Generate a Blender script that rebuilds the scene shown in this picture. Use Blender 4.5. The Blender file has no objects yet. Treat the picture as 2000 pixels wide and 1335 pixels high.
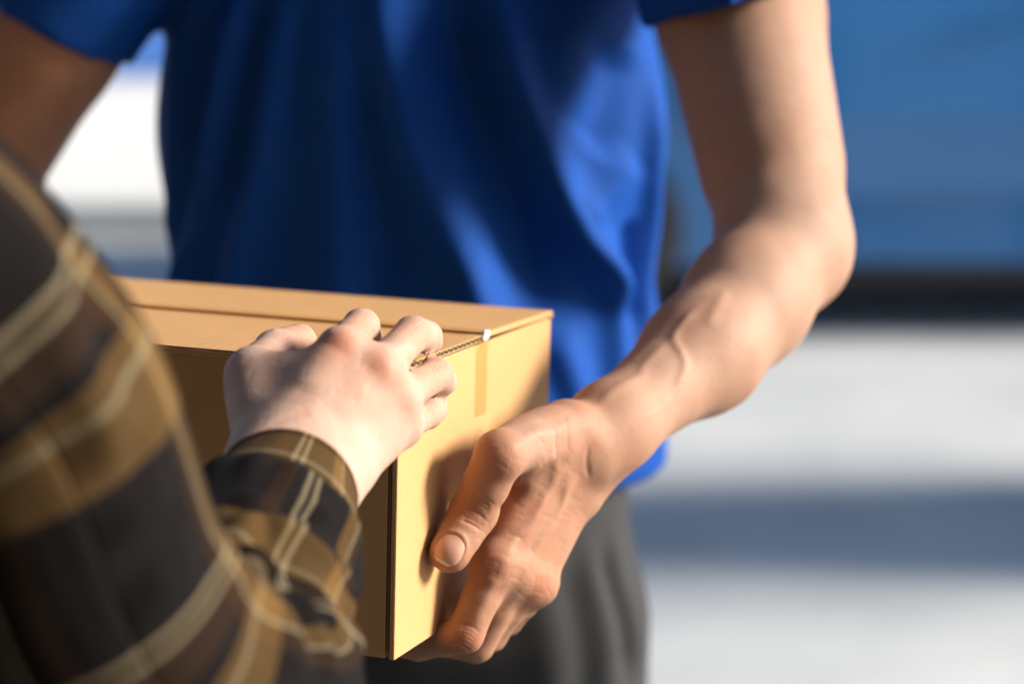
import bpy, bmesh, math, random
import numpy as np
from mathutils import Vector
from mathutils.bvhtree import BVHTree
random.seed(7); np.random.seed(7)

# ------------------------------------------------------------------ camera, sky, sun, exposure
SC = bpy.context.scene; COL = SC.collection
CAM_H = 1.42; PITCH = math.radians(12.3); LENS = 85.0; FPX = 2000 * LENS / 36
cam = bpy.data.cameras.new('camera'); cam.lens = LENS; cam.sensor_width = 36; cam.clip_start = .05; cam.clip_end = 400
cam.dof.use_dof = True; cam.dof.focus_distance = 1.17; cam.dof.aperture_fstop = 4.0; cam.dof.aperture_blades = 9
cob = bpy.data.objects.new('camera', cam); COL.objects.link(cob)
cob.location = (0, 0, CAM_H); cob.rotation_euler = (math.pi / 2 - PITCH, 0, 0); SC.camera = cob

SUN_AZ = math.radians(-1); SUN_EL = math.radians(25)     # towards the sun, azimuth from +X
sd = Vector((math.cos(SUN_AZ) * math.cos(SUN_EL), math.sin(SUN_AZ) * math.cos(SUN_EL), math.sin(SUN_EL)))
world = bpy.data.worlds.new('World'); SC.world = world; world.use_nodes = True
wn = world.node_tree.nodes; wl = world.node_tree.links
sky = wn.new('ShaderNodeTexSky'); sky.sky_type = 'NISHITA'; sky.sun_disc = False
sky.sun_elevation = SUN_EL; sky.sun_rotation = math.pi / 2 - SUN_AZ; sky.altitude = 0
wl.new(sky.outputs[0], wn['Background'].inputs[0]); wn['Background'].inputs[1].default_value = .075
sun = bpy.data.lights.new('sun', 'SUN'); sun.energy = 4.4; sun.angle = math.radians(16.0); sun.color = (1, .93, .82)
sob = bpy.data.objects.new('sun', sun); COL.objects.link(sob); sob.rotation_euler = sd.to_track_quat('Z', 'Y').to_euler()
sob.location = sd * 20
SC.view_settings.view_transform = 'Standard'; SC.view_settings.look = 'None'
SC.view_settings.exposure = 1.0; SC.view_settings.gamma = 1
SC.cycles.use_denoising = True

# ------------------------------------------------------------------ helpers
A = lambda *v: np.array(v, float)
cP, sP = math.cos(PITCH), math.sin(PITCH)
FW, UP, RT, CAM = A(0, cP, -sP), A(0, sP, cP), A(1, 0, 0), A(0, 0, CAM_H)
def ray(px, py): return FW + (px - 1000) / FPX * RT + (667.5 - py) / FPX * UP
def at(px, py, d): return CAM + d * ray(px, py)          # a point of the place measured in the photograph, at depth d metres
def unit(v): v = np.asarray(v, float); return v / np.linalg.norm(v)

def tag(o, label=None, cat=None, group=None, kind=None):
    for k, v in (('label', label), ('category', cat), ('group', group), ('kind', kind)):
        if v: o[k] = v
    return o
def empty(name, loc=(0, 0, 0)):
    o = bpy.data.objects.new(name, None); COL.objects.link(o); o.location = Vector(loc); o.empty_display_size = .1; return o
def link(name, me, mat=None, parent=None, smooth=True):
    o = bpy.data.objects.new(name, me); COL.objects.link(o)
    if mat: me.materials.clear(); me.materials.append(mat)
    if smooth: me.shade_smooth()
    if parent: o.parent = parent; o.location = -parent.matrix_basis.translation if parent.type == 'EMPTY' and parent.parent is None else (0, 0, 0)
    return o
def from_np(name, V, F, mat=None, parent=None, smooth=True, attrs=None, uv=None):
    me = bpy.data.meshes.new(name); me.from_pydata(np.asarray(V).tolist(), [], np.asarray(F).tolist() if not isinstance(F, list) else F)
    me.update()
    for k, a in (attrs or {}).items():
        me.attributes.new(k, 'FLOAT', 'POINT').data.foreach_set('value', np.asarray(a, np.float32))
    if uv is not None:
        l = me.uv_layers.new(name='uv'); vi = np.zeros(len(me.loops), int); me.loops.foreach_get('vertex_index', vi)
        l.data.foreach_set('uv', np.asarray(uv, np.float32)[vi].ravel())
    return link(name, me, mat, parent, smooth)
def bm_obj(name, bm, mat, parent=None, smooth=False, bevel=0, seg=2):
    if bevel: bmesh.ops.bevel(bm, geom=list(bm.edges), offset=bevel, segments=seg, affect='EDGES', profile=.5)
    bmesh.ops.recalc_face_normals(bm, faces=bm.faces)
    me = bpy.data.meshes.new(name); bm.to_mesh(me); bm.free()
    return link(name, me, mat, parent, smooth)
def box_bm(o, ax, ay, az, lo, hi, bm=None):
    bm = bm or bmesh.new()
    vs = [bm.verts.new(Vector(o + ax * x + ay * y + az * z)) for z in (lo[2], hi[2]) for y in (lo[1], hi[1]) for x in (lo[0], hi[0])]
    for f in ((0, 2, 3, 1), (4, 5, 7, 6), (0, 1, 5, 4), (2, 6, 7, 3), (0, 4, 6, 2), (1, 3, 7, 5)): bm.faces.new([vs[i] for i in f])
    return bm
X3, Y3, Z3, O3 = A(1, 0, 0), A(0, 1, 0), A(0, 0, 1), A(0, 0, 0)
def wbox(lo, hi, bm=None): return box_bm(O3, X3, Y3, Z3, lo, hi, bm)
def grid_faces(n, m, closed=True):
    F = []
    for i in range(n - 1):
        for j in range(m if closed else m - 1):
            a = i * m + j; b = i * m + (j + 1) % m; F.append((a, b, b + m, a + m))
    return F
def catmull(P, n):
    P = np.asarray(P, float); Q = np.vstack([2 * P[0] - P[1], P, 2 * P[-1] - P[-2]]); out = []
    m = len(P) - 1
    for t in np.linspace(0, m, n):
        i = min(int(t), m - 1); x = t - i; a, b, c, d = Q[i:i + 4]
        out.append(.5 * ((2 * b) + (c - a) * x + (2 * a - 5 * b + 4 * c - d) * x * x + (3 * b - a - 3 * c + d) * x ** 3))
    return np.array(out)

# ---- signed distance modelling: limbs are smoothly blended tapered capsules, meshed by surface nets
def cap(p, a, b, ra, rb, fl=None):
    pa = p - a; ba = np.asarray(b - a, float)
    if fl is not None:
        ax, s = fl; ax = ax.astype(p.dtype); q = 1 - 1 / s
        pa = pa - np.outer(pa @ ax, ax) * q; ba = ba - ax * (ba @ ax) * q
    ba = ba.astype(p.dtype)
    t = np.clip(pa @ ba / max(ba @ ba, 1e-12), 0, 1)
    e = pa - t[:, None] * ba
    return np.sqrt(np.einsum('ij,ij->i', e, e)) - (ra + (rb - ra) * t)
def smin(a, b, k):
    h = np.maximum(k - np.abs(a - b), 0) / k
    return np.minimum(a, b) - h * h * k * .25
class Sdf:
    """groups of capsules; inside a group blend kin, group to group blend kout"""
    def __init__(s): s.groups = []; s.clips = []
    def group(s, prims, kin=.006, kout=.006): s.groups.append((prims, kin, kout)); return s
    def __call__(s, p):
        p = np.asarray(p, np.float32); out = None
        for prims, kin, kout in s.groups:
            d = None
            for q in prims:
                e = cap(p, q[0].astype(np.float32), q[1], q[2], q[3], q[4] if len(q) > 4 else None)
                d = e if d is None else smin(d, e, kin)
            out = d if out is None else smin(out, d, kout)
        for c in s.clips: out = np.maximum(out, c(p))
        return out
    def bounds(s):
        lo = np.full(3, 1e9); hi = -lo
        for prims, _, _ in s.groups:
            for q in prims:
                r = max(q[2], q[3]) * (q[4][1] if len(q) > 4 and q[4] else 1)
                for e in q[:2]: lo = np.minimum(lo, e - r); hi = np.maximum(hi, e + r)
        return lo, hi
    def hits(s, L, d0=.7):
        R_ = np.array([unit(ray(*q)) for q in L]); t = np.full(len(R_), d0); ok = np.zeros(len(R_), bool)
        for _ in range(70):
            a = np.where(~ok & (t < 3))[0]
            if not len(a): break
            e = s(CAM + R_[a] * t[a][:, None]).astype(float); t[a] += e * .85; ok[a] = e < 1e-4
        P = CAM + R_ * t[:, None]; return [P[i] if ok[i] else None for i in range(len(R_))]
    def hit(s, px, py): return s.hits([(px, py)])[0]
def normals_of(f, V, e=6e-4):
    V = np.asarray(V, np.float64); g = np.zeros_like(V)
    for i in range(3):
        dv = np.zeros(3); dv[i] = e; g[:, i] = f(V + dv) - f(V - dv)
    return g / (np.linalg.norm(g, axis=1, keepdims=True) + 1e-12)
def surface_nets(f, lo, hi, h, Bk=6):
    n = (np.ceil((hi - lo) / (h * Bk)).astype(int) + 2); lo = lo - h * Bk * .5
    N = n * Bk + 1
    G = np.ones(N, np.float32)
    ci = np.stack(np.meshgrid(*[np.arange(k) for k in n], indexing='ij'), -1).reshape(-1, 3)
    cen = lo + (ci + .5) * h * Bk
    d = f(cen)
    far = np.abs(d) > h * Bk * .95
    for i, dd in zip(ci[far], d[far]):
        if dd < 0: G[i[0] * Bk:i[0] * Bk + Bk, i[1] * Bk:i[1] * Bk + Bk, i[2] * Bk:i[2] * Bk + Bk] = -1
    near = ci[~far]
    off = np.stack(np.meshgrid(*[np.arange(Bk + 1)] * 3, indexing='ij'), -1).reshape(-1, 3)
    for c0 in range(0, len(near), 600):
        blk = near[c0:c0 + 600]
        idx = (blk[:, None, :] * Bk + off[None]).reshape(-1, 3)
        G[idx[:, 0], idx[:, 1], idx[:, 2]] = f(lo + idx * h)
    sgn = G < 0
    s8 = np.zeros(np.array(G.shape) - 1, np.int8)
    corners = [(i, j, k) for i in (0, 1) for j in (0, 1) for k in (0, 1)]
    sh = s8.shape
    for i, j, k in corners: s8 += sgn[i:i + sh[0], j:j + sh[1], k:k + sh[2]]
    cells = np.argwhere((s8 > 0) & (s8 < 8))
    ids = np.full(sh, -1, np.int64); ids[tuple(cells.T)] = np.arange(len(cells))
    acc = np.zeros((len(cells), 3)); cnt = np.zeros(len(cells))
    for a in corners:
        for ax in range(3):
            if a[ax]: continue
            b = list(a); b[ax] = 1
            va = G[tuple((cells + a).T)]; vb = G[tuple((cells + b).T)]
            m = (va < 0) != (vb < 0); t = np.where(m, va / np.where(m, va - vb, 1), 0)
            pt = np.repeat(np.array(a, float)[None], len(cells), 0); pt[:, ax] += t
            acc[m] += pt[m]; cnt[m] += 1
    V = lo + (cells + acc / cnt[:, None]) * h
    F = []
    for ax in range(3):
        s0 = [slice(None)] * 3; s1 = [slice(None)] * 3; s0[ax] = slice(0, -1); s1[ax] = slice(1, None)
        e = sgn[tuple(s0)] != sgn[tuple(s1)]
        E = np.argwhere(e); inside = sgn[tuple(E.T)]
        o1, o2 = [(ax + 1) % 3, (ax + 2) % 3]
        q = []
        for d1, d2 in ((1, 1), (0, 1), (0, 0), (1, 0)):
            c = E.copy(); c[:, o1] -= d1; c[:, o2] -= d2; q.append(c)
        ok = np.all([(c >= 0).all(1) & (c < np.array(sh)).all(1) for c in q], 0)
        Q = np.stack([ids[tuple(c[ok].T)] for c in q], 1); I = inside[ok]
        Q = Q[(Q >= 0).all(1)] if (Q < 0).any() else Q
        F.append(np.where(I[:, None], Q, Q[:, ::-1]))
    return V, np.vstack(F)
def subdivide(V, F):
    F = np.asarray(F); n = len(V)
    E = np.sort(np.stack([F, np.roll(F, -1, 1)], 2).reshape(-1, 2), 1)
    key = E[:, 0] * n + E[:, 1]; uq, inv = np.unique(key, return_inverse=True)
    EV = (V[uq // n] + V[uq % n]) / 2; ei = inv.reshape(-1, 4) + n
    ci = np.arange(len(F)) + n + len(uq); CV = V[F].mean(1)
    q = [np.stack([F[:, k], ei[:, k], ci, ei[:, k - 1]], 1) for k in range(4)]
    return np.vstack([V, EV, CV]), np.vstack(q)
def project(f, V, it=2, w=1.):
    for _ in range(it):
        N = normals_of(f, V); V = V - N * (f(V) * w)[:, None]
    return V
def relax(V, F, it):
    F = np.asarray(F)
    for _ in range(it):
        S = np.zeros_like(V); c = np.zeros(len(V))
        for k in range(4):
            np.add.at(S, F[:, k], V[F[:, (k + 1) % 4]] + V[F[:, k - 1]]); np.add.at(c, F[:, k], 2)
        V = V + .5 * (S / c[:, None] - V)
    return V
def sdf_mesh(f, h, fine=0, lo=None, hi=None):
    l, u_ = f.bounds(); l = l if lo is None else np.maximum(l, lo); u_ = u_ if hi is None else np.minimum(u_, hi)
    V, F = surface_nets(f, l, u_, h)
    V = relax(V, F, 2); V = project(f, V, 2)
    for _ in range(fine):
        V, F = subdivide(V, F); V = project(f, V, 1)
    return V, F
def ridge(V, P, width, amp, fade=True, disp=None):
    """raised (or sunk) line of gaussian section along the polyline P"""
    P = np.asarray(P); n = len(P) - 1; D_ = np.zeros(len(V)) if disp is None else disp
    lo = P.min(0) - 3 * width; hi = P.max(0) + 3 * width
    m = np.where((V[:, 0] > lo[0]) & (V[:, 0] < hi[0]) & (V[:, 1] > lo[1]) & (V[:, 1] < hi[1]) & (V[:, 2] > lo[2]) & (V[:, 2] < hi[2]))[0]
    W_ = V[m]; bb = np.full(len(m), 1e9); pp = np.zeros(len(m))
    for i in range(n):
        a, b = P[i], P[i + 1]; ba = b - a; t = np.clip((W_ - a) @ ba / max(ba @ ba, 1e-12), 0, 1)
        d = np.linalg.norm(W_ - a - t[:, None] * ba, axis=1); c = d < bb; bb[c] = d[c]; pp[c] = (i + t[c]) / n
    g = np.exp(-(bb / width) ** 2) * amp
    if fade: g *= np.clip(np.sin(np.pi * np.clip(pp, .02, .98)) * 1.8, 0, 1)
    D_[m] += g
    return D_
def mesh_normals(V, F):
    F = np.asarray(F); n = np.cross(V[F[:, 2]] - V[F[:, 0]], V[F[:, 3]] - V[F[:, 1]]); N = np.zeros_like(V)
    for k in range(4): np.add.at(N, F[:, k], n)
    return N / (np.linalg.norm(N, axis=1, keepdims=True) + 1e-12)
def vnoise(P, s, seed=0):
    """cheap smooth noise: sum of random plane waves"""
    r = np.random.RandomState(seed); o = np.zeros(len(P))
    for _ in range(7):
        k = r.normal(size=3) * s; o += np.sin(P @ k + r.uniform(0, 6.3))
    return o / 7

# ------------------------------------------------------------------ materials
def mat(name, col, rough=.6, **kw):
    m = bpy.data.materials.new(name); m.use_nodes = True; b = m.node_tree.nodes['Principled BSDF']
    b.inputs['Base Color'].default_value = (*col, 1); b.inputs['Roughness'].default_value = rough
    for k, v in kw.items(): b.inputs[k].default_value = v
    return m, m.node_tree.nodes, m.node_tree.links, b
def N(nodes, t, **kw):
    n = nodes.new('ShaderNode' + t)
    for k, v in kw.items():
        if k in n.inputs: n.inputs[k].default_value = v
        else: setattr(n, k, v)
    return n
def mixc(nodes, links, fac, a, b, blend='MIX'):
    m = nodes.new('ShaderNodeMix'); m.data_type = 'RGBA'; m.blend_type = blend
    for s, v in ((0, fac), (6, a), (7, b)):
        if hasattr(v, 'links'): links.new(v, m.inputs[s])
        else: m.inputs[s].default_value = v if s == 0 else (*v, 1)
    return m.outputs[2]
def bump(nodes, links, b, h, strength, dist):
    bp = N(nodes, 'Bump'); bp.inputs['Strength'].default_value = strength; bp.inputs['Distance'].default_value = dist
    links.new(h, bp.inputs['Height']); links.new(bp.outputs[0], b.inputs['Normal']); return bp
def noise_mat(name, c1, c2, scale, rough=.6, bs=.2, bd=.002, detail=6, bscale=None, **kw):
    m, n, l, b = mat(name, c1, rough, **kw)
    tc = N(n, 'TexCoord'); t = N(n, 'TexNoise', Scale=scale, Detail=detail); l.new(tc.outputs['Object'], t.inputs['Vector'])
    rp = N(n, 'MapRange'); rp.inputs[1].default_value = .3; rp.inputs[2].default_value = .7; l.new(t.outputs[0], rp.inputs[0])
    l.new(mixc(n, l, rp.outputs[0], c1, c2), b.inputs['Base Color'])
    t2 = N(n, 'TexNoise', Scale=bscale or scale * 8, Detail=4); l.new(tc.outputs['Object'], t2.inputs['Vector'])
    bump(n, l, b, t2.outputs[0], bs, bd)
    return m
def skin_mat(name, base, red, pale, rough=.56):
    m, n, l, b = mat(name, base, rough)
    b.inputs['Subsurface Weight'].default_value = .22; b.inputs['Subsurface Radius'].default_value = (1, .32, .16); b.inputs['Subsurface Scale'].default_value = .006
    b.inputs['Specular IOR Level'].default_value = .28
    tc = N(n, 'TexCoord')
    a1 = N(n, 'Attribute', attribute_name='red'); a2 = N(n, 'Attribute', attribute_name='pale')
    t = N(n, 'TexNoise', Scale=70, Detail=5); l.new(tc.outputs['Object'], t.inputs['Vector'])
    t3 = N(n, 'TexNoise', Scale=420, Detail=3); l.new(tc.outputs['Object'], t3.inputs['Vector'])
    rp = N(n, 'MapRange'); rp.inputs[1].default_value = .35; rp.inputs[2].default_value = .7; rp.inputs[4].default_value = .42; l.new(t.outputs[0], rp.inputs[0])
    c = mixc(n, l, rp.outputs[0], base, red)
    rp3 = N(n, 'MapRange'); rp3.inputs[1].default_value = .5; rp3.inputs[2].default_value = .75; rp3.inputs[4].default_value = .22; l.new(t3.outputs[0], rp3.inputs[0])
    c = mixc(n, l, rp3.outputs[0], c, tuple(x * .72 for x in base))
    c = mixc(n, l, a1.outputs['Fac'], c, red); c = mixc(n, l, a2.outputs['Fac'], c, pale)
    l.new(c, b.inputs['Base Color'])
    v = N(n, 'TexVoronoi', Scale=950); v.feature = 'DISTANCE_TO_EDGE'; l.new(tc.outputs['Object'], v.inputs['Vector'])
    t2 = N(n, 'TexNoise', Scale=520, Detail=5); l.new(tc.outputs['Object'], t2.inputs['Vector'])
    ad = N(n, 'Math', operation='ADD'); l.new(v.outputs[0], ad.inputs[0]); l.new(t2.outputs[0], ad.inputs[1])
    bump(n, l, b, ad.outputs[0], .32, .00045)
    rr = N(n, 'MapRange'); rr.inputs[3].default_value = rough - .06; rr.inputs[4].default_value = rough + .12; l.new(t2.outputs[0], rr.inputs[0]); l.new(rr.outputs[0], b.inputs['Roughness'])
    return m
M = {}
M['skin_man'] = skin_mat('tanned_skin', (.385, .210, .132), (.35, .12, .063), (.43, .30, .235))
M['skin_woman'] = skin_mat('fair_skin', (.48, .322, .248), (.47, .185, .105), (.55, .43, .385), .55)
M['nail'] = mat('nail', (.50, .27, .20), .25, **{'Subsurface Weight': .2, 'Subsurface Scale': .003})[0]
M['nail_tip'] = mat('nail_tip', (.62, .50, .40), .35)[0]
def kraft():
    m, n, l, b = mat('kraft_board', (.56, .33, .14), .68)
    tc = N(n, 'TexCoord'); mp = N(n, 'Mapping'); l.new(tc.outputs['Object'], mp.inputs[0])
    t = N(n, 'TexNoise', Scale=18, Detail=6); l.new(mp.outputs[0], t.inputs['Vector'])
    f = N(n, 'TexNoise', Scale=700, Detail=4); l.new(mp.outputs[0], f.inputs['Vector'])
    s = N(n, 'TexNoise', Scale=1600, Detail=2); l.new(mp.outputs[0], s.inputs['Vector'])
    r1 = N(n, 'MapRange'); r1.inputs[1].default_value = .35; r1.inputs[2].default_value = .7; r1.inputs[4].default_value = .35; l.new(t.outputs[0], r1.inputs[0])
    c = mixc(n, l, r1.outputs[0], (.57, .312, .125), (.50, .272, .105))
    r2 = N(n, 'MapRange'); r2.inputs[1].default_value = .55; r2.inputs[2].default_value = .75; r2.inputs[4].default_value = .5; l.new(f.outputs[0], r2.inputs[0])
    c = mixc(n, l, r2.outputs[0], c, (.40, .24, .095))
    r3 = N(n, 'MapRange'); r3.inputs[1].default_value = .62; r3.inputs[2].default_value = .72; r3.inputs[4].default_value = .4; l.new(s.outputs[0], r3.inputs[0])
    c = mixc(n, l, r3.outputs[0], c, (.64, .43, .22))
    l.new(c, b.inputs['Base Color']); acc = f.outputs[0]
    for vec in ((0.34454945, 0.93627044, -0.06843492), (-0.93841785, 0.34549583, 0.00213608)):      # flutes telegraphing through the liner
        dp = N(n, 'VectorMath', operation='DOT_PRODUCT'); dp.inputs[1].default_value = vec; l.new(tc.outputs['Object'], dp.inputs[0])
        ml = N(n, 'Math', operation='MULTIPLY'); ml.inputs[1].default_value = 2 * math.pi / .0066; l.new(dp.outputs['Value'], ml.inputs[0])
        sn = N(n, 'Math', operation='SINE'); l.new(ml.outputs[0], sn.inputs[0])
        ma = N(n, 'Math', operation='MULTIPLY_ADD'); ma.inputs[1].default_value = .16; l.new(sn.outputs[0], ma.inputs[0]); l.new(acc, ma.inputs[2]); acc = ma.outputs[0]
    lw = N(n, 'MapRange'); lw.inputs[3].default_value = 0; lw.inputs[4].default_value = 5; l.new(t.outputs[0], lw.inputs[0])
    ad = N(n, 'Math', operation='ADD'); l.new(acc, ad.inputs[0]); l.new(lw.outputs[0], ad.inputs[1])
    bump(n, l, b, ad.outputs[0], .22, .0007)
    return m
M['kraft'] = kraft()
M['kraft_raw'] = noise_mat('kraft_cut_edge', (.48, .36, .20), (.34, .24, .12), 600, .85, .3, .0005)
def tape_mat():
    m, n, l, b = mat('clear_tape', (.62, .41, .19), .12); tr_ = N(n, 'BsdfTransparent'); tr_.inputs[0].default_value = (.95, .87, .74, 1)
    gl = N(n, 'BsdfGlossy'); gl.inputs['Roughness'].default_value = .3; mx = N(n, 'MixShader', Fac=.035)
    l.new(tr_.outputs[0], mx.inputs[1]); l.new(gl.outputs[0], mx.inputs[2]); l.new(mx.outputs[0], n['Material Output'].inputs[0]); return m
M['tape'] = tape_mat()
M['tape_white'] = mat('crinkled_tape_glint', (.6, .61, .63), .3)[0]
def cloth(name, col, col2, weave=1500, rough=.8, sheen=.15, nscale=30):
    m, n, l, b = mat(name, col, rough); b.inputs['Sheen Weight'].default_value = sheen
    tc = N(n, 'TexCoord'); t = N(n, 'TexNoise', Scale=nscale, Detail=6); l.new(tc.outputs['Object'], t.inputs['Vector'])
    l.new(mixc(n, l, t.outputs[0], col, col2), b.inputs['Base Color'])
    w = N(n, 'TexVoronoi', Scale=weave); l.new(tc.outputs['Object'], w.inputs['Vector'])
    bump(n, l, b, w.outputs[0], .25, .0006); return m
M['shirt_blue'] = cloth('royal_blue_jersey', (.0012, .049, .265), (.0017, .060, .32), rough=.75, sheen=.0)
M['shirt_blue'].node_tree.nodes['Principled BSDF'].inputs['Specular IOR Level'].default_value = .18
M['trousers'] = cloth('charcoal_twill', (.008, .0085, .010), (.013, .0135, .015), rough=.85)
M['trousers_w'] = cloth('dark_denim', (.03, .035, .06), (.04, .05, .08), rough=.85)
M['hair'] = noise_mat('black_hair', (.012, .01, .008), (.03, .022, .016), 120, .45, .6, .004)
M['shoe'] = mat('black_shoe', (.02, .02, .022), .45)[0]
def plaid():
    m, n, l, b = mat('plaid_flannel', (.03, .02, .02), .92); b.inputs['Specular IOR Level'].default_value = .15
    uv = N(n, 'UVMap'); sp = N(n, 'SeparateXYZ')
    nz = N(n, 'TexNoise', Scale=260, Detail=3); l.new(uv.outputs[0], nz.inputs['Vector'])
    wob = N(n, 'VectorMath', operation='SCALE'); wob.inputs['Scale'].default_value = .0007
    sub = N(n, 'VectorMath', operation='SUBTRACT'); sub.inputs[1].default_value = (.5, .5, .5); l.new(nz.outputs['Color'], sub.inputs[0]); l.new(sub.outputs[0], wob.inputs[0])
    add = N(n, 'VectorMath', operation='ADD'); l.new(uv.outputs[0], add.inputs[0]); l.new(wob.outputs[0], add.inputs[1]); l.new(add.outputs[0], sp.inputs[0])
    CH, BR, MU, CR = (.005, .0036, .0036), (.030, .0135, .005), (.118, .064, .018), (.25, .20, .12)
    seqv = [(0, CH), (.36, CR), (.384, BR), (.418, CR), (.440, BR), (.56, CH), (.62, MU), (.67, CR), (.688, MU), (.86, CH)]
    sequ = [(0, CH), (.30, BR), (.38, CH), (.44, CR), (.462, CH), (.49, CR), (.512, CH), (.70, MU), (.78, CR), (.795, BR), (.86, CH)]
    outs = []
    for ch, per, ph, seq in ((0, .104, .12, sequ), (1, .112, .10, seqv)):
        a = N(n, 'Math', operation='MULTIPLY_ADD'); a.inputs[1].default_value = 1 / per; a.inputs[2].default_value = ph; l.new(sp.outputs[ch], a.inputs[0])
        fr = N(n, 'Math', operation='FRACT'); l.new(a.outputs[0], fr.inputs[0])
        r = N(n, 'ValToRGB'); r.color_ramp.interpolation = 'CONSTANT'; e = r.color_ramp.elements
        while len(e) > 1: e.remove(e[0])
        e[0].position = 0; e[0].color = (*CH, 1)
        for p, c in seq[1:]: q = e.new(p); q.color = (*c, 1)
        l.new(fr.outputs[0], r.inputs[0]); outs.append(r.outputs[0])
    tw = N(n, 'TexWave', Scale=1.0); tw.bands_direction = 'DIAGONAL'
    sc = N(n, 'VectorMath', operation='SCALE'); sc.inputs['Scale'].default_value = 460; l.new(uv.outputs[0], sc.inputs[0]); l.new(sc.outputs[0], tw.inputs['Vector'])
    mr = N(n, 'MapRange'); mr.inputs[3].default_value = .42; mr.inputs[4].default_value = .58; l.new(tw.outputs[1], mr.inputs[0])
    c = mixc(n, l, mr.outputs[0], outs[0], outs[1])
    l.new(c, b.inputs['Base Color'])
    fz = N(n, 'TexNoise', Scale=900, Detail=3); l.new(uv.outputs[0], fz.inputs['Vector'])
    ad = N(n, 'Math', operation='ADD'); l.new(tw.outputs[1], ad.inputs[0]); l.new(fz.outputs[0], ad.inputs[1])
    bump(n, l, b, ad.outputs[0], .3, .0006)
    return m
M['plaid'] = plaid()
M['concrete'] = noise_mat('pale_concrete', (.60, .61, .60), (.42, .44, .455), 1.7, .85, .3, .01, bscale=60)
M['apron'] = noise_mat('white_concrete', (.78, .76, .70), (.70, .68, .63), .7, .85, .2, .01, bscale=50)
M['bluewall'] = noise_mat('blue_painted_wall', (.12, .32, .85), (.15, .36, .9), 2, .6, .2, .004, bscale=40)
M['van'] = noise_mat('blue_van_paint', (.028, .17, .44), (.036, .20, .50), .8, .28, .02, .001, **{'Coat Weight': .5})
M['van_dark'] = mat('black_plastic', (.015, .015, .016), .6)[0]
M['tyre'] = noise_mat('tyre_rubber', (.015, .015, .015), (.03, .03, .03), 20, .85)
M['rim'] = mat('steel_rim', (.45, .46, .47), .35, Metallic=.9)[0]
M['glass'] = mat('tinted_glass', (.02, .025, .03), .05)[0]
M['lamp_glass'] = mat('lamp_lens', (.75, .75, .72), .1)[0]
M['lamp_red'] = mat('red_lens', (.4, .015, .01), .2)[0]
M['pillar'] = noise_mat('rendered_pillar', (.55, .53, .5), (.48, .46, .43), 3, .85)
M['blocker_house'] = noise_mat('dark_render', (.07, .065, .06), (.09, .085, .08), 3, .85)
M['tile'] = noise_mat('slate_floor', (.11, .11, .11), (.15, .15, .145), 2, .6)
M['metal_loop'] = mat('grey_rivet', (.4, .4, .4), .4, Metallic=.7)[0]

# ------------------------------------------------------------------ the setting
g = from_np('road', [(-150, -60, 0), (150, -60, 0), (150, 250, 0), (-150, 250, 0)], [(0, 1, 2, 3)], M['concrete'], smooth=False); tag(g, kind='structure')
bm = wbox((-40, 8.2, .004), (40, 60, .12)); a = bm_obj('pavement', bm, M['apron'], bevel=.02); tag(a, kind='structure')

# blue wall across the road
bw = empty('boundary_wall', (0, 12.3, .12)); tag(bw, 'bright blue painted wall at the far edge of the white pavement', 'wall')
for i in range(-6, 7):
    bm = wbox((i * 2.4, 12.3, .12), (i * 2.4 + 2.39, 12.42, 2.5)); bm_obj('panel', bm, M['bluewall'], bw, bevel=.008)
bm = wbox((-14.5, 12.26, 2.503), (16.9, 12.46, 2.6)); bm_obj('coping', bm, M['bluewall'], bw, bevel=.01)

# unseen pillar added right of the view so its shadow crosses the road
pc = A(2.25, 4.70, 0); pl = empty('shadow_pillar', pc); tag(pl, 'square rendered pillar added out of view beside the road, shading a strip of it', 'pillar')
pd = unit(A(sd.x, sd.y, 0)); pn = A(-pd[1], pd[0], 0)
bm_obj('shaft', box_bm(pc, pd, pn, Z3, (-.38, -.39, .004), (.38, .39, 2.3)), M['pillar'], pl, bevel=.015)
bm_obj('cap', box_bm(pc, pd, pn, Z3, (-.45, -.46, 2.303), (.45, .46, 2.42)), M['pillar'], pl, bevel=.02)
# the house added, unseen, to cut sky fill: porch wall, door and roof
hs_ = empty('blocker_house', (-1, -1.3, 0)); tag(hs_, 'house added out of view with a dark porch wall and roof to block sky light', 'blocker_house')
bm_obj('wall', wbox((-4.5, -1.5, .006), (2.0, -1.3, 2.9)), M['blocker_house'], hs_)
bm_obj('roof', wbox((-4.5, -1.5, 2.903), (1.7, 1.0, 3.05)), M['blocker_house'], hs_, bevel=.02)
bm_obj('side_wall', wbox((-1.9, -1.297, .006), (-1.75, 1.5, 2.9)), M['blocker_house'], hs_)
dr_ = bm_obj('door', wbox((-.5, -1.298, .01), (.5, -1.25, 2.1)), M['van_dark'], hs_, bevel=.006)
bm_obj('handle', wbox((.36, -1.249, 1.0), (.40, -1.20, 1.15)), M['rim'], dr_, bevel=.006)
pf = from_np('bounce_cut_floor', [(-4.5, -1.3, .004), (2.0, -1.3, .004), (2.0, 2.5, .004), (-4.5, 2.5, .004)], [(0, 1, 2, 3)], M['tile'], smooth=False); tag(pf, kind='structure')  # unseen dark floor added to cut bounce from the bright ground

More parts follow.
